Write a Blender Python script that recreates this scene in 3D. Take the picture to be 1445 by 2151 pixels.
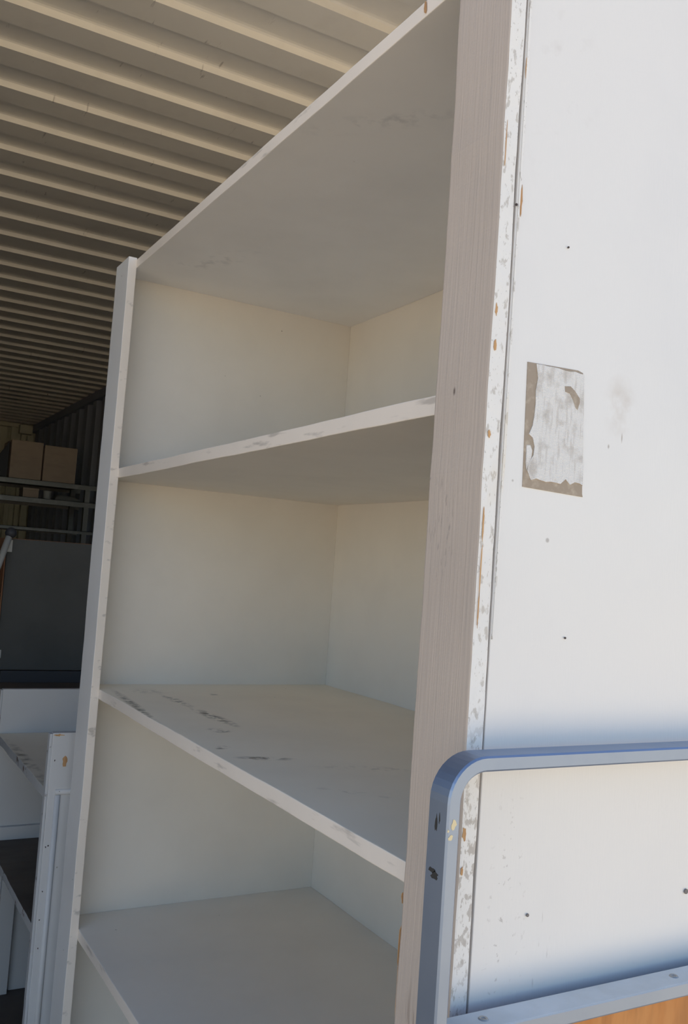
import bpy, bmesh, math, random
from mathutils import Vector, Matrix, noise
random.seed(7)
scene = bpy.context.scene
C = scene.collection
for o in list(bpy.data.objects):
    bpy.data.objects.remove(o)

# ------------------------------------------------------------------ camera
CAMZ = 1.415                       # phone held at chest height above the container floor
yaw, pitch, roll = math.radians(29.31682), math.radians(3.78321), math.radians(4.05347)
fwd = Vector((math.sin(yaw)*math.cos(pitch), math.cos(yaw)*math.cos(pitch), math.sin(pitch)))
rgt = Vector((math.cos(yaw), -math.sin(yaw), 0.0))
upv = rgt.cross(fwd)
R_ = rgt*math.cos(roll) + upv*math.sin(roll)
U_ = upv*math.cos(roll) - rgt*math.sin(roll)
cd = bpy.data.cameras.new('camera')
cam = bpy.data.objects.new('camera', cd)
C.objects.link(cam)
m = Matrix.Identity(4)
for i in range(3):
    m[i][0] = R_[i]; m[i][1] = U_[i]; m[i][2] = -fwd[i]
m[0][3], m[1][3], m[2][3] = 0.0, 0.0, CAMZ
cam.matrix_world = m
cd.sensor_fit = 'VERTICAL'
cd.sensor_height = 36.0
cd.lens = 1914.42/2151*36.0
cd.clip_start = 0.02
cd.clip_end = 300
scene.camera = cam

# ------------------------------------------------------------------ sky, sun, exposure
world = bpy.data.worlds.new('sky')
scene.world = world
world.use_nodes = True
wn = world.node_tree.nodes
bg = wn['Background']
sky = wn.new('ShaderNodeTexSky')
sky.sky_type = 'NISHITA'
sky.sun_disc = False
sky.sun_elevation = math.radians(43)
sky.sun_rotation = math.radians(25)
sky.air_density = 1.0
sky.dust_density = 1.0
sky.ozone_density = 1.5
world.node_tree.links.new(sky.outputs[0], bg.inputs[0])
bg.inputs[1].default_value = 0.235
sd = bpy.data.lights.new('sun', 'SUN')
sd.energy = 12.5
sd.angle = math.radians(0.6)
sd.color = (1.0, 0.93, 0.82)
sun = bpy.data.objects.new('sun', sd)
C.objects.link(sun)
el, az = math.radians(43), math.radians(25)      # behind the container: the yard in front is in full sun past the container's own shadow
sdir = Vector((math.sin(az)*math.cos(el), math.cos(az)*math.cos(el), math.sin(el)))
sun.rotation_euler = sdir.to_track_quat('Z', 'Y').to_euler()
sun.location = (4, 10, 12)
vs = scene.view_settings
vs.view_transform = 'Standard'
vs.look = 'None'
vs.gamma = 1.0
vs.use_curve_mapping = False
vs.exposure = 0.2
scene.display_settings.display_device = 'sRGB'

# ------------------------------------------------------------------ materials
def lin(c):
    return tuple(((v/255)/12.92 if v/255 <= 0.04045 else ((v/255+0.055)/1.055)**2.4) for v in c) + (1.0,)

class Mat:
    def __init__(s, name, col, rough=0.5, metal=0.0, spec=0.5):
        s.m = bpy.data.materials.new(name)
        s.m.use_nodes = True
        s.nt = s.m.node_tree
        s.n = s.nt.nodes
        s.b = s.n['Principled BSDF']
        s.b.inputs['Roughness'].default_value = rough
        s.b.inputs['Metallic'].default_value = metal
        s.b.inputs['Specular IOR Level'].default_value = spec
        rgb = s.n.new('ShaderNodeRGB')
        rgb.outputs[0].default_value = lin(col) if max(col) > 1.001 else tuple(col)+(1.0,)
        s.col = rgb.outputs[0]
        s.tc = s.n.new('ShaderNodeTexCoord')
        s.h = None
    def link(s, a, b):
        s.nt.links.new(a, b)
    def noise(s, scale, detail=3.0, stretch=None, rough=0.55, src=None):
        t = s.n.new('ShaderNodeTexNoise')
        t.inputs['Scale'].default_value = scale
        t.inputs['Detail'].default_value = detail
        t.inputs['Roughness'].default_value = rough
        v = src or s.tc.outputs['Object']
        if stretch:
            mp = s.n.new('ShaderNodeMapping')
            mp.inputs['Scale'].default_value = stretch
            s.link(v, mp.inputs[0])
            v = mp.outputs[0]
        s.link(v, t.inputs['Vector'])
        return t.outputs[0]
    def ramp(s, f, a, b, lo=0.0, hi=1.0):
        r = s.n.new('ShaderNodeMapRange')
        r.inputs[1].default_value = a; r.inputs[2].default_value = b
        r.inputs[3].default_value = lo; r.inputs[4].default_value = hi
        s.link(f, r.inputs[0])
        return r.outputs[0]
    def mul(s, a, b):
        q = s.n.new('ShaderNodeMath'); q.operation = 'MULTIPLY'
        s.link(a, q.inputs[0])
        if isinstance(b, (int, float)): q.inputs[1].default_value = b
        else: s.link(b, q.inputs[1])
        return q.outputs[0]
    def mix(s, fac, col):
        q = s.n.new('ShaderNodeMix'); q.data_type = 'RGBA'
        s.link(fac, q.inputs[0]); s.link(s.col, q.inputs[6])
        q.inputs[7].default_value = lin(col) if max(col) > 1.001 else tuple(col)+(1.0,)
        s.col = q.outputs[2]
        return s
    def blotch(s, scale, col, a=0.45, b=0.75, amt=1.0, stretch=None, detail=4.0):
        return s.mix(s.ramp(s.noise(scale, detail, stretch), a, b, 0.0, amt), col)
    def specks(s, scale, col, size=0.08, keep=0.7, amt=0.9):
        v = s.n.new('ShaderNodeTexVoronoi')
        v.inputs['Scale'].default_value = scale
        s.link(s.tc.outputs['Object'], v.inputs['Vector'])
        near = s.ramp(v.outputs['Distance'], size*0.5, size, 1.0, 0.0)
        sep = s.n.new('ShaderNodeSeparateColor')
        s.link(v.outputs['Color'], sep.inputs[0])
        pick = s.ramp(sep.outputs[0], keep, keep+0.01, 0.0, amt)
        return s.mix(s.mul(near, pick), col)
    def mark(s, c, ang, size, col, amt=0.9, grain=90.0, a=0.42, b=0.6, stretch=None, soft=0.3):
        mp = s.n.new('ShaderNodeMapping'); mp.vector_type = 'TEXTURE'
        mp.inputs['Location'].default_value = c
        mp.inputs['Rotation'].default_value = ang
        mp.inputs['Scale'].default_value = size
        s.link(s.tc.outputs['Object'], mp.inputs[0])
        ln = s.n.new('ShaderNodeVectorMath'); ln.operation = 'LENGTH'
        s.link(mp.outputs[0], ln.inputs[0])
        d = s.ramp(ln.outputs['Value'], soft, 1.0, 1.0, 0.0)
        g = s.ramp(s.noise(grain, 4.0, stretch), a, b, 0.0, amt)
        return s.mix(s.mul(d, g), col)
    def bump(s, f, strength, dist=0.001):
        q = s.n.new('ShaderNodeBump')
        q.inputs['Strength'].default_value = strength
        q.inputs['Distance'].default_value = dist
        s.link(f, q.inputs['Height'])
        if s.h is not None: s.link(s.h, q.inputs['Normal'])
        s.h = q.outputs[0]
        return s
    def done(s):
        s.link(s.col, s.b.inputs['Base Color'])
        if s.h is not None: s.link(s.h, s.b.inputs['Normal'])
        return s.m

def paint(name, col=(0.74, 0.72, 0.68), grain=None, rough=0.5):
    p = Mat(name, col, rough)
    p.blotch(6, tuple(v*0.92 for v in col), 0.4, 0.75, 0.8)
    p.specks(22, (0.25, 0.22, 0.19), 0.05, 0.86, 0.7)
    if grain:
        p.bump(p.noise(1.0, 5.0, grain), 0.55, 0.0012)
    p.bump(p.noise(420, 3.0), 0.12, 0.0006)
    return p

# ------------------------------------------------------------------ mesh helpers
def mesh_obj(name, bm, mat, parent=None, smooth=False):
    me = bpy.data.meshes.new(name)
    bmesh.ops.recalc_face_normals(bm, faces=bm.faces[:])
    bm.to_mesh(me); bm.free()
    mats = mat if isinstance(mat, (list, tuple)) else [mat]
    for q in mats: me.materials.append(q)
    if smooth:
        for p in me.polygons: p.use_smooth = True
    o = bpy.data.objects.new(name, me)
    C.objects.link(o)
    if parent is not None: o.parent = parent
    return o

def thing(name, label, cat, loc=(0, 0, 0), rotz=0.0, group=None):
    o = bpy.data.objects.new(name, None)
    C.objects.link(o)
    o.empty_display_size = 0.1
    o.location = loc
    o.rotation_euler = (0, 0, rotz)
    o['label'] = label; o['category'] = cat
    if group: o['group'] = group
    return o

def box_bm(lo, hi, bevel=0.0, bm=None):
    b = bm or bmesh.new()
    r = bmesh.ops.create_cube(b, size=1.0)
    for v in r['verts']:
        v.co = Vector([lo[i] + (v.co[i]+0.5)*(hi[i]-lo[i]) for i in range(3)])
    if bevel:
        es = list({e for v in r['verts'] for e in v.link_edges})
        bmesh.ops.bevel(b, geom=es, offset=bevel, segments=2, affect='EDGES', profile=0.6)
    return b

def box(name, lo, hi, mat, parent=None, bevel=0.0015):
    return mesh_obj(name, box_bm(lo, hi, bevel), mat, parent)

def plank(name, lo, hi, mat, parent, axis, bevel=0.002, cuts=40, wob=0.0007, seed=0.0, freq=9.0):
    """a board whose arrises wander a little, as hand-painted wood does"""
    b = box_bm(lo, hi, bevel)
    L = hi[axis]-lo[axis]
    for k in range(1, cuts):
        co = [0, 0, 0]; co[axis] = lo[axis]+L*k/cuts
        no = [0, 0, 0]; no[axis] = 1
        bmesh.ops.bisect_plane(b, geom=b.verts[:]+b.edges[:]+b.faces[:], plane_co=co, plane_no=no)
    for v in b.verts:
        for i in range(3):
            if i == axis: continue
            s = 1 if v.co[i] > (lo[i]+hi[i])/2 else -1
            p = Vector((v.co[axis]*freq+seed+3.1*i, s*5.0+seed, i*2.3))
            v.co[i] += wob*noise.noise(p) + 0.5*wob*noise.noise(p*4.0)
    return mesh_obj(name, b, mat, parent)

def sub(p, o):
    return tuple(p[i]-o[i] for i in range(3))

def tube(pts, r, seg=10, bm=None):
    b = bm or bmesh.new()
    rings = []
    for i, p in enumerate(pts):
        p = Vector(p)
        t = (Vector(pts[min(i+1, len(pts)-1)]) - Vector(pts[max(i-1, 0)])).normalized()
        a = t.orthogonal().normalized(); c = t.cross(a)
        rings.append([b.verts.new(p + r*(a*math.cos(2*math.pi*k/seg)+c*math.sin(2*math.pi*k/seg))) for k in range(seg)])
    for i in range(len(rings)-1):
        for k in range(seg):
            b.faces.new((rings[i][k], rings[i][(k+1) % seg], rings[i+1][(k+1) % seg], rings[i+1][k]))
    b.faces.new(rings[0][::-1]); b.faces.new(rings[-1])
    return b

def flake(name, c, size, axis, mat, parent, thick=0.0004, seed=0, n=14, jag=0.35):
    """irregular thin patch (a paint chip, a stain of glue) lying on a face whose normal is the signed axis"""
    rnd = random.Random(seed)
    ax = abs(axis)-1
    i, j = [k for k in range(3) if k != ax]
    s = 1 if axis > 0 else -1
    b = bmesh.new()
    top, bot = [], []
    for k in range(n):
        t = 2*math.pi*k/n
        rr = 1.0 + rnd.uniform(-jag, jag)
        p = list(c)
        p[i] += math.cos(t)*size[0]*rr; p[j] += math.sin(t)*size[1]*rr
        q = list(p); q[ax] += s*thick
        bot.append(b.verts.new(p)); top.append(b.verts.new(q))
    b.faces.new(top); b.faces.new(bot[::-1])
    for k in range(n):
        b.faces.new((bot[k], bot[(k+1) % n], top[(k+1) % n], top[k]))
    return mesh_obj(name, b, mat, parent)

def disc(name, c, r, axis, mat, parent, thick=0.0004, n=12):
    return flake(name, c, (r, r), axis, mat, parent, thick, 0, n, 0.0)

# ------------------------------------------------------------------ the container
WX, LX = 1.72, -0.63              # right and left wall
Y0, Y1 = 1.50, 9.72              # open door end, closed end
ZC = CAMZ + 1.275                 # ceiling
roof = Mat('roof_paint', (0.82, 0.77, 0.66), 0.42)
roof.blotch(1.3, (0.75, 0.71, 0.62), 0.4, 0.7, 0.8)
roof.blotch(9, (0.66, 0.61, 0.52), 0.5, 0.8, 0.55)
roof.specks(4.0, (0.22, 0.10, 0.04), 0.035, 0.55, 0.9)
roof.specks(7.0, (0.10, 0.08, 0.06), 0.03, 0.75, 0.9)
roof.blotch(14, (0.16, 0.12, 0.08), 0.68, 0.74, 0.5, stretch=(3.0, 0.5, 0.5))
roof.bump(roof.noise(60, 3), 0.15, 0.001)
roof = roof.done()
wallm = Mat('wall_paint', (0.42, 0.44, 0.50), 0.6)
wallm.blotch(2.0, (0.38, 0.40, 0.45), 0.4, 0.7, 0.8)
wallm = wallm.done()
endm = Mat('end_wall_paint', (0.92, 0.87, 0.66), 0.6)
endm.blotch(3.0, (0.84, 0.80, 0.60), 0.4, 0.7, 0.8)
endm = endm.done()
floorm = Mat('floor_plywood', (0.13, 0.09, 0.06), 0.7)
floorm.blotch(2.0, (0.08, 0.055, 0.04), 0.4, 0.7, 0.9, stretch=(6, 0.6, 1))
floorm = floorm.done()
gm = Mat('yard_ground', (0.50, 0.41, 0.29), 0.9)
gm.blotch(1.2, (0.42, 0.34, 0.24), 0.4, 0.7, 0.9)
gm.bump(gm.noise(30, 5), 0.4, 0.02)
gm = gm.done()

def structure(o):
    o['kind'] = 'structure'
    return o

def corrugated(name, prof, place, a, b, mat, thick=0.002):
    """prof: (along, depth) polyline; place(along, depth, across) -> point"""
    bm = bmesh.new()
    rows = []
    for (u, d) in prof:
        rows.append([bm.verts.new(place(u, d, a)), bm.verts.new(place(u, d, b)),
                     bm.verts.new(place(u, d+thick, b)), bm.verts.new(place(u, d+thick, a))])
    for i in range(len(rows)-1):
        p, q = rows[i], rows[i+1]
        for k in range(4):
            bm.faces.new((p[k], p[(k+1) % 4], q[(k+1) % 4], q[k]))
    bm.faces.new(rows[0]); bm.faces.new(rows[-1][::-1])
    return structure(mesh_obj(name, bm, mat))

def profile(start, end, first, pitch, flat_up, slope, depth, flat_low):
    pts = [(start, depth)]
    k = math.floor((start-first)/pitch)
    while True:
        y = first + k*pitch
        k += 1
        seg = [(y-slope/2-0.012, depth), (y-slope/2-0.004, depth*0.94), (y-slope/2+0.001, depth*0.80), (y+slope/2, 0.0), (y+slope/2+flat_low, 0.0), (y+slope*1.5+flat_low, depth)]
        if seg[0][0] <= start+0.01: continue
        if seg[-1][0] >= end-0.01: break
        pts += seg
    pts.append((end, depth))
    return pts

PITCH = 0.2085
corrugated('ceiling', profile(Y0, Y1, 1.992, PITCH, 0.0935, 0.0055, 0.0195, 0.090),
           lambda u, d, a: (a, u, ZC-0.008+d), LX-0.06, WX+0.06, roof)
corrugated('wall_right', profile(Y0, Y1, 7.10-0.278*30+0.0, 0.278, 0.072, 0.030, 0.036, 0.108),
           lambda u, d, a: (WX+d, u, a), -0.02, ZC+0.012, wallm)
corrugated('wall_left', profile(Y0, Y1, 7.10-0.278*30, 0.278, 0.072, 0.030, 0.036, 0.108),
           lambda u, d, a: (LX-d, u, a), -0.02, ZC+0.012, wallm)
corrugated('wall_back', profile(LX-0.06, WX+0.06, 1.49-0.25*8, 0.25, 0.11, 0.018, 0.045, 0.104),
           lambda u, d, a: (u, Y1+d-0.045, a), -0.02, ZC+0.02, endm)
structure(box('floor', (LX-0.05, Y0, -0.03), (WX+0.05, Y1+0.02, 0.0), floorm, None, 0))
structure(box('floor_base', (LX-0.08, Y0, -0.16), (WX+0.08, Y1+0.05, -0.031), wallm, None, 0))
deckm = Mat('added_deck_timber', (0.115, 0.09, 0.07), 0.75)  # dark, so the added deck bounces little light into the lower compartments
deckm.blotch(3, (0.08, 0.062, 0.05), 0.4, 0.7, 0.9, stretch=(0.4, 6, 1))
deckm = deckm.done()
deck = structure(box('added_deck', (-1.45, -0.75, -0.165), (2.25, Y0-0.003, -0.03), deckm, None, 0.004))  # added, out of view: carries the overhanging unit and frame, dims ground bounce
b0 = box_bm((-1.5, -0.092, -0.0295), (2.3, 0.092, 0.0), 0.003)
pk = mesh_obj('plank', b0, deckm, deck)
for k in range(12):
    q = pk if k == 0 else pk.copy()
    if k: C.objects.link(q); q.parent = deck
    q.location = (0, -0.66+k*0.187, 0)
structure(box('ground', (-60, -70, -0.30), (60, 60, -0.16), gm, None, 0))
structure(box('trim_1', (WX-0.018, Y0, ZC-0.075), (WX+0.045, Y1, ZC-0.012), wallm))
structure(box('trim_2', (LX-0.045, Y0, ZC-0.075), (LX+0.018, Y1, ZC-0.012), wallm))
structure(box('trim_3', (1.655, Y1-0.14, 0.0), (WX, Y1-0.06, ZC-0.12), endm, None, 0.004))
structure(box('trim_4', (1.575, Y1-0.15, ZC-0.108), (WX-0.02, Y1-0.06, ZC-0.02), endm, None, 0.004))
structure(box('trim_5', (LX, Y1-0.13, ZC-0.05), (1.565, Y1-0.06, ZC-0.012), endm, None, 0.004))
structure(box('trim_6', (1.50, Y1-0.12, 0.0), (1.545, Y1-0.055, ZC-0.05), endm, None, 0.004))
structure(box('trim_7', (LX-0.04, Y0-0.10, ZC-0.11), (WX+0.04, Y0, ZC+0.03), wallm))

# ------------------------------------------------------------------ tall shelf unit
wood = Mat('bare_wood', (0.56, 0.33, 0.15), 0.7)
wood.blotch(60, (0.40, 0.21, 0.09), 0.4, 0.7, 0.9, stretch=(1, 1, 0.15))
wood = wood.done()
holem = Mat('hole_grey', (0.20, 0.18, 0.17), 0.8).done()
darkm = Mat('dark_gap', (0.06, 0.045, 0.04), 0.8).done()

XF, XB, XK = 0.500, 0.5178, 1.0925       # front of stiles, front of shelves, back panel
YN, YNI = 0.6435, 0.7265                 # near stile outer and inner edge
YFI, YFO = 1.900, 1.996                  # far stile inner and outer edge
O = (XF, YN, 0.0)
def L(x, y, z): return sub((x, y, z), O)
unit = thing('shelf_unit', 'tall white painted wooden shelf unit with deep empty compartments and a worn front edge', 'shelf unit', O)

inner = paint('shelf_paint', (0.80, 0.755, 0.685)).done()
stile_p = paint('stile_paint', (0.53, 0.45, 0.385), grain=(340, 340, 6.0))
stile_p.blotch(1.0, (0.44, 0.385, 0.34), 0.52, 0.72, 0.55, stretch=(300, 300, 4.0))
stile_p.mark(L(0.5, 0.694, CAMZ+0.1774), (0, 0, 0), (0.01, 0.0022, 0.005), (0.10, 0.07, 0.06), 0.9, 300, 0.3, 0.4)
stile_p.mark(L(0.5, 0.70, CAMZ-0.42), (0, 0, 0), (0.01, 0.016, 0.06), (0.30, 0.24, 0.20), 0.9, 8, 0.5, 0.6, stretch=(30, 30, 2.5))
stile_p.mark(L(0.5, 0.70, CAMZ+0.05), (0, 0, 0), (0.01, 0.03, 0.07), (0.33, 0.28, 0.25), 0.8, 10, 0.58, 0.66, stretch=(30, 30, 6))
stile_p = stile_p.done()
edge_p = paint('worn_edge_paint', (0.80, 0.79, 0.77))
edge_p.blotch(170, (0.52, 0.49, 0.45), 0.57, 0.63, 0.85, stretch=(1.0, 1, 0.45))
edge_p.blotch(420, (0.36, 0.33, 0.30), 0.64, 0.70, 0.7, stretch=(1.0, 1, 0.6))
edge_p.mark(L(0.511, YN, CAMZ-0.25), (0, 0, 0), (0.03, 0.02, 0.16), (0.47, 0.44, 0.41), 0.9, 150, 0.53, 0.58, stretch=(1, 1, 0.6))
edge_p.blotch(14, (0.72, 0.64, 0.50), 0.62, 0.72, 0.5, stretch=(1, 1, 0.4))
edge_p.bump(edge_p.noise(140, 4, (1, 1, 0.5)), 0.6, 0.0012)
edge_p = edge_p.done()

side_p = Mat('side_panel_paint', (0.775, 0.765, 0.75), 0.36)
side_p.blotch(3.5, (0.72, 0.715, 0.71), 0.45, 0.7, 0.7)
side_p.specks(26, (0.42, 0.39, 0.36), 0.045, 0.88, 0.8)
side_p.specks(11, (0.36, 0.33, 0.31), 0.03, 0.82, 0.7)
side_p.mark(L(0.664, YN, CAMZ+0.180), (0, 0, 0), (0.026, 0.01, 0.036), (0.58, 0.52, 0.46), 0.6, 30, 0.42, 0.62)
side_p.mark(L(0.6513, YN, CAMZ+0.1402), (0, 0, 0), (0.0016, 0.01, 0.0028), (0.40, 0.34, 0.30), 0.8, 50, 0.2, 0.3)
side_p.mark(L(0.6686, YN, CAMZ+0.1509), (0, 0, 0), (0.0012, 0.01, 0.006), (0.40, 0.34, 0.30), 0.8, 50, 0.2, 0.3)
side_p.mark(L(0.555, YN, CAMZ-0.30), (0, 0, 0), (0.028, 0.01, 0.14), (0.48, 0.46, 0.45), 0.8, 150, 0.62, 0.68)
side_p.mark(L(0.60, YN, CAMZ-0.33), (0, 0, 0), (0.05, 0.01, 0.10), (0.58, 0.56, 0.55), 0.7, 60, 0.64, 0.72, stretch=(3, 1, 0.5))
side_p.mark(L(0.57, YN, CAMZ+0.47), (0, 0, 0), (0.05, 0.01, 0.16), (0.60, 0.57, 0.54), 0.6, 22, 0.56, 0.70)
side_p.bump(side_p.noise(1.0, 4, (500, 500, 60)), 0.22, 0.0006)
side_p.bump(side_p.noise(7, 2), 0.25, 0.004)
side_p = side_p.done()

shelf_top = paint('shelf_top_paint', (0.90, 0.81, 0.66))
DK = (0.16, 0.13, 0.09)
def streak(a, b, w, amt=0.95, lo=0.45, hi=0.58, z=CAMZ-0.2765, gr=75):
    c = L((a[0]+b[0])/2, (a[1]+b[1])/2, z)
    ln = math.hypot(b[0]-a[0], b[1]-a[1])/2
    an = math.atan2(b[1]-a[1], b[0]-a[0])
    shelf_top.mark(c, (0, 0, an), (ln*1.15, w, 0.01), DK, amt, gr, lo, hi+0.05)
streak((0.545, 1.905), (0.514, 1.50), 0.012, 0.85, 0.40, 0.55)
streak((0.627, 1.83), (0.632, 1.655), 0.016, 0.9)
streak((0.631, 1.66), (0.640, 1.455), 0.018, 0.95, 0.42, 0.54)
streak((0.583, 1.45), (0.606, 1.408), 0.020, 0.95)
streak((0.532, 1.290), (0.562, 1.308), 0.012, 0.95)
streak((0.540, 1.230), (0.624, 1.202), 0.014, 0.95, 0.40, 0.52)
streak((0.727, 1.83), (0.748, 1.81), 0.018, 0.6)
streak((0.560, 1.88), (0.66, 1.86), 0.05, 0.35, 0.45, 0.65)
streak((0.62, 1.15), (0.78, 1.10), 0.02, 0.25, 0.5, 0.6)
streak((0.56, 1.05), (0.66, 0.95), 0.01, 0.25, 0.5, 0.6)
shelf_top = shelf_top.done()
front_p = paint('shelf_edge_paint', (0.84, 0.755, 0.665))
front_p.blotch(30, (0.46, 0.41, 0.36), 0.60, 0.70, 0.75, stretch=(1, 0.35, 2))
front_p = front_p.done()
top_under = paint('top_board_paint', (0.90, 0.88, 0.85))
top_under.mark(L(0.63, 1.75, CAMZ+0.616), (0, 0, 0.4), (0.04, 0.16, 0.01), (0.64, 0.64, 0.63), 0.6, 35, 0.5, 0.65)
top_under.mark(L(0.60, 1.05, CAMZ+0.616), (0, 0, 0.7), (0.03, 0.14, 0.01), (0.64, 0.64, 0.63), 0.6, 35, 0.5, 0.65)
top_under = top_under.done()

# side panels and back
box('side_panel', L(XB+0.0022, YN+0.0006, 0.0), L(XK, YN+0.018, CAMZ+0.634), side_p, unit, 0.0012)
near_side = unit.children[-1] if unit.children else None
box('side_panel', L(XB+0.001, 1.977, 0.0), L(XK, YFO-0.001, CAMZ+0.634), inner, unit, 0.001)
box('back_panel', L(XK, YN+0.001, 0.02), L(XK+0.006, YFO-0.001, CAMZ+0.634), inner, unit, 0.0005)
# stiles (each in two materials: the broad face, and the worn arris turned to the doorway)
def two_tone(o, axis, sign, mats):
    o.data.materials.clear()
    for q in mats: o.data.materials.append(q)
    for p in o.data.polygons:
        p.material_index = 1 if p.normal[axis]*sign > 0.75 else 0
st = plank('stile', L(XF, YN, 0.0), L(XB, YNI, CAMZ+0.642), stile_p, unit, 2, 0.0024, 110, 0.0013, 1.3, 7.0)
two_tone(st, 1, -1, [stile_p, edge_p])
# far stile has a clipped outer corner at its top
far_st = plank('stile', L(XF, YFI, 0.0), L(XB, YFO, CAMZ+0.638), stile_p, unit, 2, 0.0016, 60, 0.0012, 7.7, 5.0)
far_p = paint('far_stile_paint', (0.80, 0.785, 0.765), grain=(200, 200, 6.0)).done()
two_tone(far_st, 1, -1, [far_p, front_p])
# top board and shelves; upper faces scuffed
top = plank('top_board', L(XB, YN+0.018, CAMZ+0.616), L(XK, 1.977, CAMZ+0.6355), top_under, unit, 1, 0.0012, 40, 0.0009, 2.2, 5.0)
two_tone(top, 0, -1, [top_under, front_p])
for k, z in enumerate((0.1845, -0.2765, -0.7620, -1.205)):
    mt = shelf_top if k == 1 else inner
    s = plank('shelf', L(XB, YN+0.018, CAMZ+z-0.0205), L(XK, 1.977, CAMZ+z), mt, unit, 1, 0.0014, 50, 0.0010, 11.0+k*3, 5.0)
    two_tone(s, 0, -1, [mt, front_p])
box('plinth', L(XB+0.002, YN+0.02, 0.0), L(XB+0.02, 1.975, CAMZ-1.226), inner, unit)
# cracked sliver beside the seam of the near side panel
b = bmesh.new()
pts = [(0.5208, 0.68), (0.5235, 0.68), (0.5238, 0.45), (0.5228, 0.30), (0.5238, 0.12), (0.5215, -0.05), (0.5208, -0.05), (0.5212, 0.2), (0.5214, 0.4)]
pts = [p if p[1] < 0.6 else (p[0], 0.632) for p in pts]
f0 = [b.verts.new(L(x, YN-0.0009, CAMZ+z)) for x, z in pts]
f1 = [b.verts.new(L(x, YN+0.001, CAMZ+z)) for x, z in pts]
b.faces.new(f0); b.faces.new(f1[::-1])
for k in range(len(pts)):
    b.faces.new((f0[k], f0[(k+1) % len(pts)], f1[(k+1) % len(pts)], f1[k]))
o = mesh_obj('paint_ridge', b, edge_p, unit)
# bare-wood chips along the near arris and seam: (x, z, half width, half height)
for k, (x, z, w, h) in enumerate([(0.5035, 0.2458, 0.0012, 0.0050), (0.5045, 0.2133, 0.0016, 0.0045), (0.5040, 0.1322, 0.0016, 0.0036),
                                  (0.5032, 0.052, 0.0008, 0.014), (0.5034, 0.012, 0.0006, 0.022), (0.5034, -0.022, 0.0006, 0.018),
                                  (0.5242, 0.352, 0.0014, 0.013), (0.5212, 0.478, 0.0009, 0.010), (0.5218, 0.44, 0.0004, 0.018),
                                  (0.5030, 0.40, 0.0004, 0.02), (0.5030, -0.2186, 0.0020, 0.0055), (0.5030, -0.2502, 0.0012, 0.0035)]):
    flake('paint_chip', L(x, YN-0.0003, CAMZ+z), (w, h), -2, wood, unit, 0.0005, 40+k, 14, 0.3)
for k, (z, h) in enumerate([(-0.345, 0.03), (-0.40, 0.035), (-0.30, 0.006)]):
    flake('paint_chip', L(XF+0.004, YNI+0.0008, CAMZ+z), (0.004, h), 2, wood, unit, 0.0006, 70+k, 14, 0.3)
flake('paint_chip', L(XB-0.0008, 0.818, CAMZ+0.6265), (0.0026, 0.007), -1, wood, unit, 0.0006, 90, 12, 0.3)
for (x, z, r) in [(0.5847, 0.3226, 0.0010), (0.6073, -0.0465, 0.0010), (0.5802, -0.2965, 0.0015), (0.7896, -0.2979, 0.0026), (0.5190, 0.3469, 0.0012)]:
    disc('nail_hole', L(x, YN-0.0002, CAMZ+z), r, -2, darkm if r < 0.0013 else holem, unit, 0.0009)

# the torn tape on the near side panel
glue = Mat('old_glue', (0.33, 0.265, 0.20), 0.45)
glue.blotch(90, (0.50, 0.42, 0.33), 0.5, 0.7, 0.8)
glue = glue.done()
gauze = Mat('gauze', (0.82, 0.815, 0.81), 0.7)
gauze.blotch(60, (0.52, 0.48, 0.44), 0.50, 0.70, 0.85)
gauze.blotch(300, (0.60, 0.57, 0.54), 0.52, 0.62, 0.6, stretch=(1, 1, 0.12))
gauze.blotch(25, (0.36, 0.30, 0.24), 0.64, 0.70, 0.8)
wv = gauze.n.new('ShaderNodeTexWave'); wv.bands_direction = 'Z'; wv.inputs['Scale'].default_value = 230
gauze.link(gauze.tc.outputs['Object'], wv.inputs['Vector'])
wv2 = gauze.n.new('ShaderNodeTexWave'); wv2.bands_direction = 'X'; wv2.inputs['Scale'].default_value = 190
gauze.link(gauze.tc.outputs['Object'], wv2.inputs['Vector'])
gauze.mix(gauze.mul(gauze.mul(wv.outputs[0], wv2.outputs[0]), 0.6), (0.50, 0.48, 0.46))
gauze.bump(wv.outputs[0], 0.5, 0.0006); gauze.bump(wv2.outputs[0], 0.5, 0.0006)
gauze = gauze.done()
def sheet(name, pts, y, th, mat, parent):
    b = bmesh.new()
    f = [b.verts.new(L(x, y-th, z)) for x, z in pts]
    g = [b.verts.new(L(x, y, z)) for x, z in pts]
    b.faces.new(f); b.faces.new(g[::-1])
    for k in range(len(pts)):
        b.faces.new((f[k], f[(k+1) % len(pts)], g[(k+1) % len(pts)], g[k]))
    return mesh_obj(name, b, mat, parent)
near_side = [c for c in C.objects if c.name == 'side_panel'][0]
zt = CAMZ
patch = sheet('tape_patch', [(0.5437, zt+0.205), (0.606, zt+0.2075), (0.6125, zt+0.206), (0.6195, zt+0.0905), (0.6205, zt+0.0875), (0.546, zt+0.0895)], YN+0.0006, 0.0006, glue, near_side)
patch['label'] = 'torn rectangle of brown glue and white gauze'
rnd = random.Random(3)
gp = []
for k in range(9):
    gp.append((0.554+k*0.0068, zt+0.2050+rnd.uniform(-.0006, .0006)))
gp += [(0.6135, zt+0.2045), (0.6145, zt+0.185), (0.6155, zt+0.165), (0.6165, zt+0.14), (0.6185, zt+0.115), (0.6192, zt+0.0985)]
for k in range(11):
    gp.append((0.615-k*0.0060, zt+0.0985+rnd.uniform(-.0028, .0022)-0.0003*k+0.003*(k % 3 == 0)))
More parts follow.
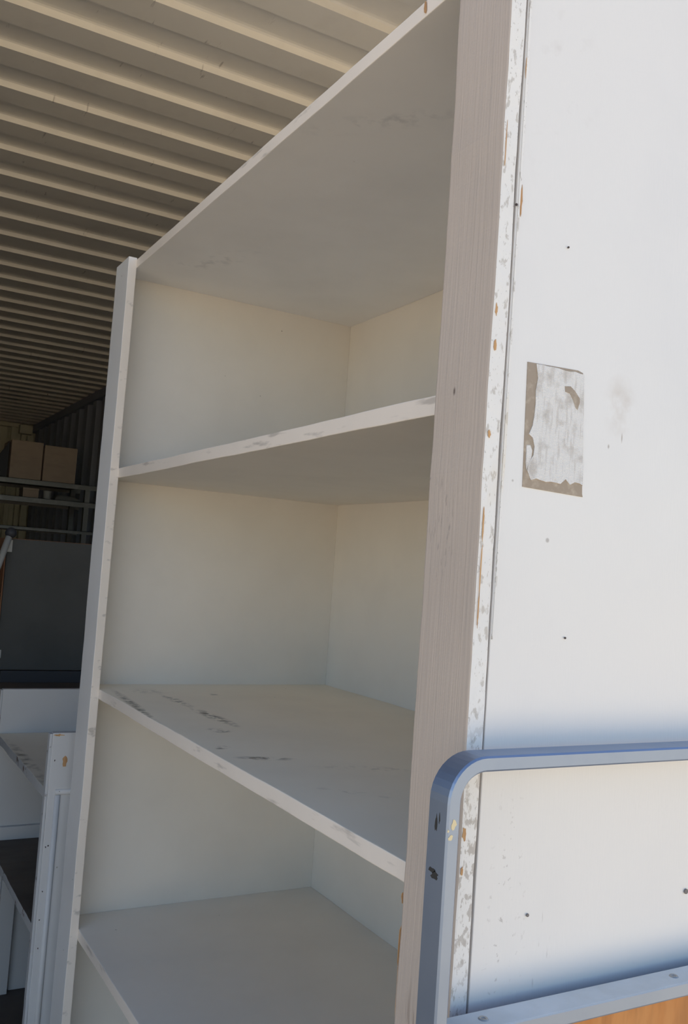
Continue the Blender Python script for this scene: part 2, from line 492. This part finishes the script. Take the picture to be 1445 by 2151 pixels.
gp += [(0.5500, zt+0.105), (0.5512, zt+0.112), (0.5565, zt+0.120), (0.5572, zt+0.128), (0.5545, zt+0.1355), (0.5497, zt+0.1385), (0.5535, zt+0.147), (0.5548, zt+0.156), (0.5556, zt+0.168), (0.5548, zt+0.180), (0.5568, zt+0.192)]
sheet('gauze', gp, YN, 0.0007, gauze, near_side)
sheet('gauze_scrap', [(0.5478, zt+0.128), (0.5520, zt+0.1285), (0.5545, zt+0.124), (0.5540, zt+0.117), (0.551, zt+0.111), (0.549, zt+0.105), (0.5478, zt+0.112)], YN, 0.0006, gauze, near_side)
for q in ([(0.5880, zt+0.190), (0.593, zt+0.194), (0.600, zt+0.191), (0.6035, zt+0.185), (0.6105, zt+0.180), (0.607, zt+0.170), (0.6025, zt+0.174), (0.599, zt+0.182), (0.591, zt+0.184)],
          [(0.577, zt+0.148), (0.583, zt+0.149), (0.584, zt+0.138), (0.578, zt+0.139)]):
    pass
sheet('glue_spot', [(0.5895, zt+0.1895), (0.597, zt+0.1905), (0.6025, zt+0.187), (0.609, zt+0.181), (0.6095, zt+0.177), (0.607, zt+0.1695), (0.6045, zt+0.1715), (0.6005, zt+0.1785), (0.5965, zt+0.1835), (0.5905, zt+0.1845)], YN-0.0007, 0.00025, glue, near_side)

# ------------------------------------------------------------------ bent steel frame with plywood
steel = Mat('grey_steel', (0.275, 0.34, 0.46), 0.44, 0.85)
steel.blotch(20, (0.24, 0.305, 0.43), 0.5, 0.7, 0.5)
steel.blotch(70, (0.06, 0.055, 0.05), 0.72, 0.76, 0.5, stretch=(1, 1, 0.6))
steel.bump(steel.noise(200, 3), 0.1, 0.0005)
steel = steel.done()
FX0, FX1, FY0, FY1 = 0.452, 1.060, 0.600, 0.6275
FT, FW, FR = CAMZ-0.1428, 0.0128, 0.037
FO = ((FX0+FX1)/2, (FY0+FY1)/2, 0.0)
frame = thing('metal_frame', 'grey flat steel loop frame with rounded corner and orange plywood below, against the shelf side', 'metal frame', FO)
def flat_loop():
    """outer and inner outline of the bent bar, from the left foot over the top to the right foot"""
    def outline(off):
        r = FR-off
        pts = [(FX0+off, 0.0)]
        zs = [k*0.08 for k in range(1, int((FT-FR)/0.08))]
        pts += [(FX0+off, z) for z in zs]
        for k in range(11):
            t = math.pi - k*math.pi/20
            pts.append((FX0+FR+r*math.cos(t), FT-FR+r*math.sin(t)))
        for k in range(11):
            t = math.pi/2 - k*math.pi/20
            pts.append((FX1-FR+r*math.cos(t), FT-FR+r*math.sin(t)))
        pts += [(FX1-off, z) for z in zs[::-1]]
        pts.append((FX1-off, 0.0))
        return pts
    e = 0.0016
    o_, i_ = outline(0.0), outline(FW)
    o2, i2 = outline(e), outline(FW-e)
    b = bmesh.new()
    rings = []
    for k in range(len(o_)):
        sec = [(o2[k], FY0), (i2[k], FY0), (i_[k], FY0+e), (i_[k], FY1-e), (i2[k], FY1), (o2[k], FY1), (o_[k], FY1-e), (o_[k], FY0+e)]
        rings.append([b.verts.new(sub((p[0], y, p[1]), FO)) for p, y in sec])
    for k in range(len(rings)-1):
        for q in range(8):
            b.faces.new((rings[k][q], rings[k][(q+1) % 8], rings[k+1][(q+1) % 8], rings[k+1][q]))
    b.faces.new(rings[0]); b.faces.new(rings[-1][::-1])
    return b
mesh_obj('bent_bar', flat_loop(), steel, frame)
ZB = CAMZ-0.3627
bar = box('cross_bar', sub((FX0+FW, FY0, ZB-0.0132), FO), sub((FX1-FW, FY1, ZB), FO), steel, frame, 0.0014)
bar_top = Mat('pale_bar_top', (0.74, 0.735, 0.71), 0.6)  # paler matte grey for the upper face of the cross bar
bar_top.blotch(14, (0.62, 0.61, 0.57), 0.45, 0.65, 0.8)
bar_top = bar_top.done()
two_tone(bar, 2, 1, [steel, bar_top])
screwm = Mat('screw_steel', (0.42, 0.40, 0.38), 0.4, 0.7).done()
def ring(name, c, r, parent):
    b = bmesh.new()
    n = 16
    prof = [(r, 0.0), (r*0.8, 0.0011), (r*0.45, 0.0009), (r*0.35, 0.0003)]
    rows = [[b.verts.new((c[0]+math.cos(2*math.pi*k/n)*q, c[1]+math.sin(2*math.pi*k/n)*q, c[2]+h)) for k in range(n)] for q, h in prof]
    for i in range(len(rows)-1):
        for k in range(n):
            b.faces.new((rows[i][k], rows[i][(k+1) % n], rows[i+1][(k+1) % n], rows[i+1][k]))
    b.faces.new(rows[-1]); b.faces.new(rows[0][::-1])
    return mesh_obj(name, b, screwm, parent)
for x in (0.512, 0.742, 0.955):
    ring('screw', sub((x, FY0+0.014, ZB-0.0001), FO), 0.0046, bar)
ply = Mat('orange_plywood', (0.50, 0.18, 0.035), 0.5)
ply.blotch(9, (0.58, 0.25, 0.07), 0.4, 0.6, 0.9, stretch=(2.2, 1, 0.7))
ply.blotch(26, (0.38, 0.14, 0.03), 0.52, 0.66, 0.8, stretch=(1.5, 1, 0.3))
ply = ply.done()
box('plywood_panel', sub((FX0+FW+0.001, FY0+0.004, 0.34), FO), sub((FX1-FW-0.001, FY0+0.016, ZB-0.0133), FO), ply, frame, 0.001)
box('cross_bar', sub((FX0+FW, FY0, 0.326), FO), sub((FX1-FW, FY1, 0.3392), FO), steel, frame, 0.0014)
for x in (FX0, FX1-FW):
    pass
chipm = Mat('cream_primer', (0.74, 0.62, 0.38), 0.6).done()
for k, (x, z, w, h) in enumerate([(0.4583, -0.1960, 0.0022, 0.0035), (0.4560, -0.2060, 0.0022, 0.0022), (0.4530, -0.2005, 0.0009, 0.0012)]):
    flake('paint_chip', sub((x, FY0, CAMZ+z), FO), (w, h), -2, chipm, frame, 0.0003, 20+k, 10, 0.4)
scuffm = Mat('black_scuff', (0.03, 0.03, 0.03), 0.6).done()
for k, (y, z, w, h) in enumerate([(0.615, -0.197, 0.0016, 0.006), (0.611, -0.193, 0.0010, 0.004), (0.613, -0.239, 0.005, 0.0028), (0.617, -0.236, 0.004, 0.0018)]):
    flake('scuff', sub((FX0, y, CAMZ+z), FO), (w, h), -1, scuffm, frame, 0.0002, 30+k, 12, 0.4)

# ------------------------------------------------------------------ low shelf unit behind
QX, QY0, QY1 = 0.462, 2.060, 2.735
QO = (QX, QY0, 0.0)
def Q(x, y, z): return sub((x, y, CAMZ+z), QO)
low = thing('low_shelf_unit', 'low white painted shelf unit with chipped moulded side behind the tall shelf unit', 'shelf unit', QO)
lowp = paint('low_unit_paint', (0.61, 0.60, 0.59))
lowp.specks(30, (0.16, 0.14, 0.13), 0.05, 0.84, 0.9)
lowp = lowp.done()
lowtop = paint('low_unit_top_paint', (0.80, 0.73, 0.60))
lowtop.mark(Q(0.475, 2.35, -0.518), (0, 0, 0), (0.02, 0.30, 0.01), (0.16, 0.12, 0.07), 0.8, 28, 0.42, 0.62)
lowtop = lowtop.done()
lowedge = paint('low_unit_edge_paint', (0.55, 0.55, 0.55))
lowedge.blotch(30, (0.12, 0.06, 0.04), 0.60, 0.66, 0.9)
lowedge = lowedge.done()
brownp = Mat('dark_brown_board', (0.115, 0.085, 0.065), 0.6)
brownp.blotch(8, (0.07, 0.05, 0.04), 0.4, 0.7, 0.8)
brownp = brownp.done()
zt0 = -0.395
QB = 1.02
sp = plank('side_panel', Q(QX+0.006, QY0, -CAMZ), Q(QB, QY0+0.020, zt0), lowp, low, 2, 0.0015, 40, 0.0008, 5.0)
box('side_panel', Q(QX+0.006, QY1-0.020, -CAMZ), Q(QB, QY1, zt0), lowp, low)
box('back_panel', Q(QB, QY0, -CAMZ+0.02), Q(QB+0.008, QY1, zt0), lowp, low)
plank('edge_strip', Q(QX, QY0+0.001, -CAMZ), Q(QX+0.006, QY0+0.021, zt0-0.002), lowedge, low, 2, 0.0012, 40, 0.0008, 2.0)
plank('edge_strip', Q(QX, QY1-0.021, -CAMZ), Q(QX+0.006, QY1, zt0-0.002), lowedge, low, 2, 0.0012, 30, 0.0008, 9.0)
for k, (z, mt) in enumerate([(-0.518, lowtop), (-0.812, brownp), (-1.19, brownp)]):
    s = plank('shelf', Q(QX+0.002, QY0+0.0215, z-0.022), Q(QB, QY1-0.0215, z), mt, low, 1, 0.0018, 40, 0.0018, 4.0+k*2, 8.0)
    two_tone(s, 0, -1, [mt, lowedge])
box('cleat', Q(QX+0.03, QY1-0.034, -0.811), Q(QB, QY1-0.0205, -0.775), lowp, low)
# raised moulding on the near side
mb = bmesh.new()
def half_round(p0, p1, r, up):
    b = bmesh.new()
    p0, p1, up = Vector(p0), Vector(p1), Vector(up)
    t = (p1-p0).normalized(); sdv = t.cross(up)
    rows = []
    for p in (p0, p1):
        rows.append([b.verts.new(p + sdv*r*math.cos(math.pi*k/8) + up*r*0.8*math.sin(math.pi*k/8)) for k in range(9)])
    for k in range(8):
        b.faces.new((rows[0][k], rows[0][k+1], rows[1][k+1], rows[1][k]))
    b.faces.new(rows[0]); b.faces.new(rows[1][::-1]); b.faces.new((rows[0][0], rows[1][0], rows[1][8], rows[0][8]))
    return b
for p0, p1 in (((0.4895, -0.530), (0.4895, -1.33)), ((0.4835, -0.5235), (0.985, -0.5235)), ((0.980, -0.530), (0.980, -1.33)), ((0.4835, -1.336), (0.985, -1.336))):
    mesh_obj('moulding', half_round(Q(p0[0], QY0+0.0005, p0[1]), Q(p1[0], QY0+0.0005, p1[1]), 0.0062, (0, -1, 0)), lowp, low, True)
flake('paint_chip', Q(0.4985, QY0, -0.4575), (0.0052, 0.010), -2, wood, low, 0.0005, 5, 12, 0.3)
for (x, z) in ((0.4765, -0.4545), (0.4738, -0.640), (0.4790, -0.638), (0.4755, -0.735), (0.4745, -0.795), (0.4765, -0.855)):
    flake('nail_mark', Q(x, QY0, z), (0.0014, 0.0018), -2, darkm, low, 0.0004, int(-z*1000), 8, 0.4)
flake('broken_rim', Q(0.480, QY0, -0.3995), (0.010, 0.0022), -2, wood, low, 0.0006, 77, 14, 0.5)
# boards standing in the lowest visible compartment
brd = paint('loose_board_paint', (0.52, 0.51, 0.50)).done()
for k, (x0, x1, y, lab) in enumerate([(0.492, 0.530, 2.60, 'narrow grey board standing in the low shelf unit, nearer its front'),
                                      (0.536, 0.600, 2.62, 'wider grey board standing in the low shelf unit, deeper inside')]):
    t = box('loose_board', (x0, y, CAMZ-1.19), (x1, y+0.016, CAMZ-0.85), brd, None, 0.001)
    t.location.z = 0.0012
    t['label'] = lab; t['category'] = 'board'; t['group'] = 'boards in the low shelf unit'

# ------------------------------------------------------------------ brown table with cabinet
tz = CAMZ-0.456
TO = (0.85, 3.22, 0.0)
table = thing('table', 'dark brown wooden table behind the low shelf unit', 'table', TO)
box('tabletop', sub((0.34, 2.86, tz-0.03), TO), sub((1.36, 3.72, tz), TO), brownp, table, 0.003)
for x in (0.38, 1.27):
    for y in (2.90, 3.63):
        box('leg', sub((x, y, 0.0), TO), sub((x+0.05, y+0.05, tz-0.03), TO), brownp, table, 0.003)
KO = (0.85, 3.48, tz)
cab = thing('cabinet', 'brown wooden cabinet with dark grey front and pale corner brackets on the table', 'cabinet', KO)
brownwood = Mat('red_brown_wood', (0.30, 0.12, 0.045), 0.5)
brownwood.blotch(10, (0.20, 0.08, 0.03), 0.4, 0.7, 0.8, stretch=(1, 1, 0.2))
brownwood = brownwood.done()
darkf = Mat('dark_grey_cloth', (0.085, 0.085, 0.08), 0.85)
darkf.blotch(5, (0.07, 0.07, 0.066), 0.4, 0.7, 0.8)
darkf.bump(darkf.noise(300, 2), 0.3, 0.001)
darkf = darkf.done()
pale = Mat('pale_plastic', (0.46, 0.46, 0.43), 0.5).done()
black = Mat('black_base', (0.035, 0.035, 0.04), 0.6).done()
box('base', sub((0.553, 3.29, tz), KO), sub((1.195, 3.66, tz+0.040), KO), black, cab, 0.002)
box('body', sub((0.534, 3.312, tz+0.040), KO), sub((1.210, 3.68, tz+0.493), KO), brownwood, cab, 0.002)
box('front_panel', sub((0.538, 3.300, tz+0.042), KO), sub((1.206, 3.312, tz+0.491), KO), darkf, cab, 0.002)
for z0, h, w in ((0.445, 0.042, 0.018), (0.082, 0.028, 0.014)):
    bk = box('corner_bracket', sub((0.530, 3.294, tz+z0), KO), sub((0.536+w, 3.3002, tz+z0+h), KO), pale, cab, 0.0015)
    disc('screw', sub((0.534+w*0.6, 3.294, tz+z0+h*0.35), KO), 0.0028, -2, screwm, bk, 0.0008)
    box('corner_bracket', sub((0.530, 3.2942, tz+z0), KO), sub((0.5338, 3.33, tz+z0+h), KO), pale, cab, 0.0012)
pb, pt = Vector((0.375, 3.06, tz+0.014)), Vector((0.538, 3.276, tz+0.500))
pip = thing('leaning_pole', 'pale pole with black rounded cap leaning against the dark cabinet', 'pole', pb - Vector((0, 0, 0.014)))
off = pb - Vector((0, 0, 0.014))
mesh_obj('tube', tube([pb-off, (pb+pt)/2-off, pt-off], 0.011, 14), pale, pip, True)
bm = bmesh.new()
bmesh.ops.create_uvsphere(bm, u_segments=14, v_segments=8, radius=0.019)
for v in bm.verts: v.co += pt + Vector((0.004, 0.001, 0.010)) - off
mesh_obj('cap', bm, black, pip, True)

# ------------------------------------------------------------------ steel rack with boxes, deep in the container
RX0, RX1, RY0, RY1 = 0.30, 1.625, 6.50, 6.98
RO = ((RX0+RX1)/2, (RY0+RY1)/2, 0.0)
rackm = Mat('rack_steel', (0.22, 0.215, 0.20), 0.45, 0.5)
rackm.blotch(12, (0.30, 0.29, 0.27), 0.5, 0.7, 0.8)
rackm = rackm.done()
rackdeck = Mat('rack_deck', (0.12, 0.10, 0.08), 0.7).done()
rack = thing('storage_rack', 'dark steel storage rack with angle beams deep inside the container', 'storage rack', RO)
for x in (RX0, 1.546):
    for y in (RY0+0.004, RY1-0.036):
        b = box_bm(sub((x, y, 0.0), RO), sub((x+0.036, y+0.003, CAMZ+0.478), RO))
        box_bm(sub((x, y, 0.0), RO), sub((x+0.003, y+0.032, CAMZ+0.478), RO), 0, b)
        mesh_obj('post', b, rackm, rack)
for z, h in ((0.484, 0.034), (0.362, 0.036), (0.158, 0.022), (-0.35, 0.036), (-0.95, 0.036)):
    for y in (RY0, RY1-0.003):
        b = box_bm(sub((RX0, y, CAMZ+z-h), RO), sub((RX1, y+0.003, CAMZ+z), RO))
        y2 = y if y == RY0 else y-0.027
        box_bm(sub((RX0, y2, CAMZ+z-0.003), RO), sub((RX1, y2+0.030, CAMZ+z), RO), 0, b)
        mesh_obj('beam', b, rackm, rack)
    box('deck', sub((RX0+0.04, RY0+0.04, CAMZ+z-0.016), RO), sub((1.54, RY1-0.04, CAMZ+z-0.003), RO), rackdeck, rack, 0)
card = Mat('cardboard', (0.50, 0.39, 0.29), 0.8)
card.blotch(4, (0.42, 0.32, 0.24), 0.4, 0.7, 0.8)
card.blotch(40, (0.38, 0.29, 0.22), 0.55, 0.7, 0.4, stretch=(0.2, 1, 1))
card = card.done()
tape = Mat('parcel_tape', (0.36, 0.29, 0.21), 0.35).done()
def carton(lo, hi, label):
    c = ((lo[0]+hi[0])/2, (lo[1]+hi[1])/2, lo[2])
    t = thing('cardboard_box', label, 'box', c, 0, 'cartons on the rack')
    box('body', sub(lo, c), sub((hi[0], hi[1], hi[2]-0.004), c), card, t, 0.003)
    my = (lo[1]+hi[1])/2
    box('flap', sub((lo[0]+0.001, lo[1]+0.001, hi[2]-0.004), c), sub((hi[0]-0.001, my-0.001, hi[2]), c), card, t, 0.001)
    box('flap', sub((lo[0]+0.001, my+0.001, hi[2]-0.004), c), sub((hi[0]-0.001, hi[1]-0.001, hi[2]), c), card, t, 0.001)
    mx = (lo[0]+hi[0])/2
    box('tape', sub((lo[0]-0.0006, my-0.025, hi[2]), c), sub((hi[0]+0.0006, my+0.025, hi[2]+0.0005), c), tape, t, 0)
    return t
zd = CAMZ+0.484
carton((1.030, 6.52, zd), (1.240, 6.84, zd+0.262), 'taller cardboard box at the left on the rack top shelf')
carton((1.252, 6.53, zd), (1.476, 6.86, zd+0.252), 'cardboard box at the right on the rack top shelf, beside the taller one')
# a dark sheet leaning beside the left carton
b = bmesh.new()
tri = [(0.86, 0.0), (1.022, 0.0), (1.022, 0.248), (0.958, 0.146), (0.86, 0.0)][:4]
for y in (6.56, 6.572):
    for x, z in tri: b.verts.new((x-0.94, y-6.566, z))
b.verts.ensure_lookup_table()
b.faces.new(b.verts[0:4]); b.faces.new(b.verts[4:8][::-1])
for k in range(4): b.faces.new((b.verts[k], b.verts[(k+1) % 4], b.verts[4+(k+1) % 4], b.verts[4+k]))
dk = mesh_obj('dark_sheet', b, black)
dk.location = (0.94, 6.566, zd)
dk['label'] = 'slanted black sheet standing beside the taller cardboard box'; dk['category'] = 'sheet'
z2 = CAMZ+0.362
t = thing('small_carton', 'small brown carton on the second rack shelf under the boxes', 'box', (1.185, 6.60, z2), 0)
box('body', (-0.052, -0.07, 0), (0.052, 0.07, 0.062), card, t, 0.002)
box('lid', (-0.054, -0.072, 0.050), (0.054, 0.072, 0.066), card, t, 0.002)
whitebox = Mat('white_card', (0.40, 0.39, 0.36), 0.6).done()
t = thing('white_tin', 'small off-white tin on the second rack shelf', 'tin', (1.300, 6.56, z2))
def cyl(r, z0, z1, n=16):
    return tube([(0, 0, z0), (0, 0, z1)], r, n)
mesh_obj('body', cyl(0.026, 0.0, 0.05), whitebox, t)
mesh_obj('lid', cyl(0.0275, 0.05, 0.057), whitebox, t)
b = bmesh.new()
bmesh.ops.create_grid(b, x_segments=18, y_segments=8, size=1.0)
for v in b.verts:
    x, y = v.co.x, v.co.y
    e = max(abs(x), abs(y))
    h = 0.040*(1-e**4)*(1-0.25*x) + 0.006*noise.noise(Vector((x*3, y*3, 1.0)))*(1-e)
    v.co = Vector((x*0.095, y*0.07, max(h, 0.0)+0.002))
geo = b.faces[:]
r = bmesh.ops.extrude_face_region(b, geom=geo)
for v in [g for g in r['geom'] if isinstance(g, bmesh.types.BMVert)]: v.co.z = 0.0
bag = mesh_obj('folded_sack', b, Mat('sack_cloth', (0.22, 0.21, 0.19), 0.85).done(), None, True)
bag.location = (1.447, 6.62, z2)
bag['label'] = 'flat grey folded sack on the second rack shelf beside the post'; bag['category'] = 'sack'
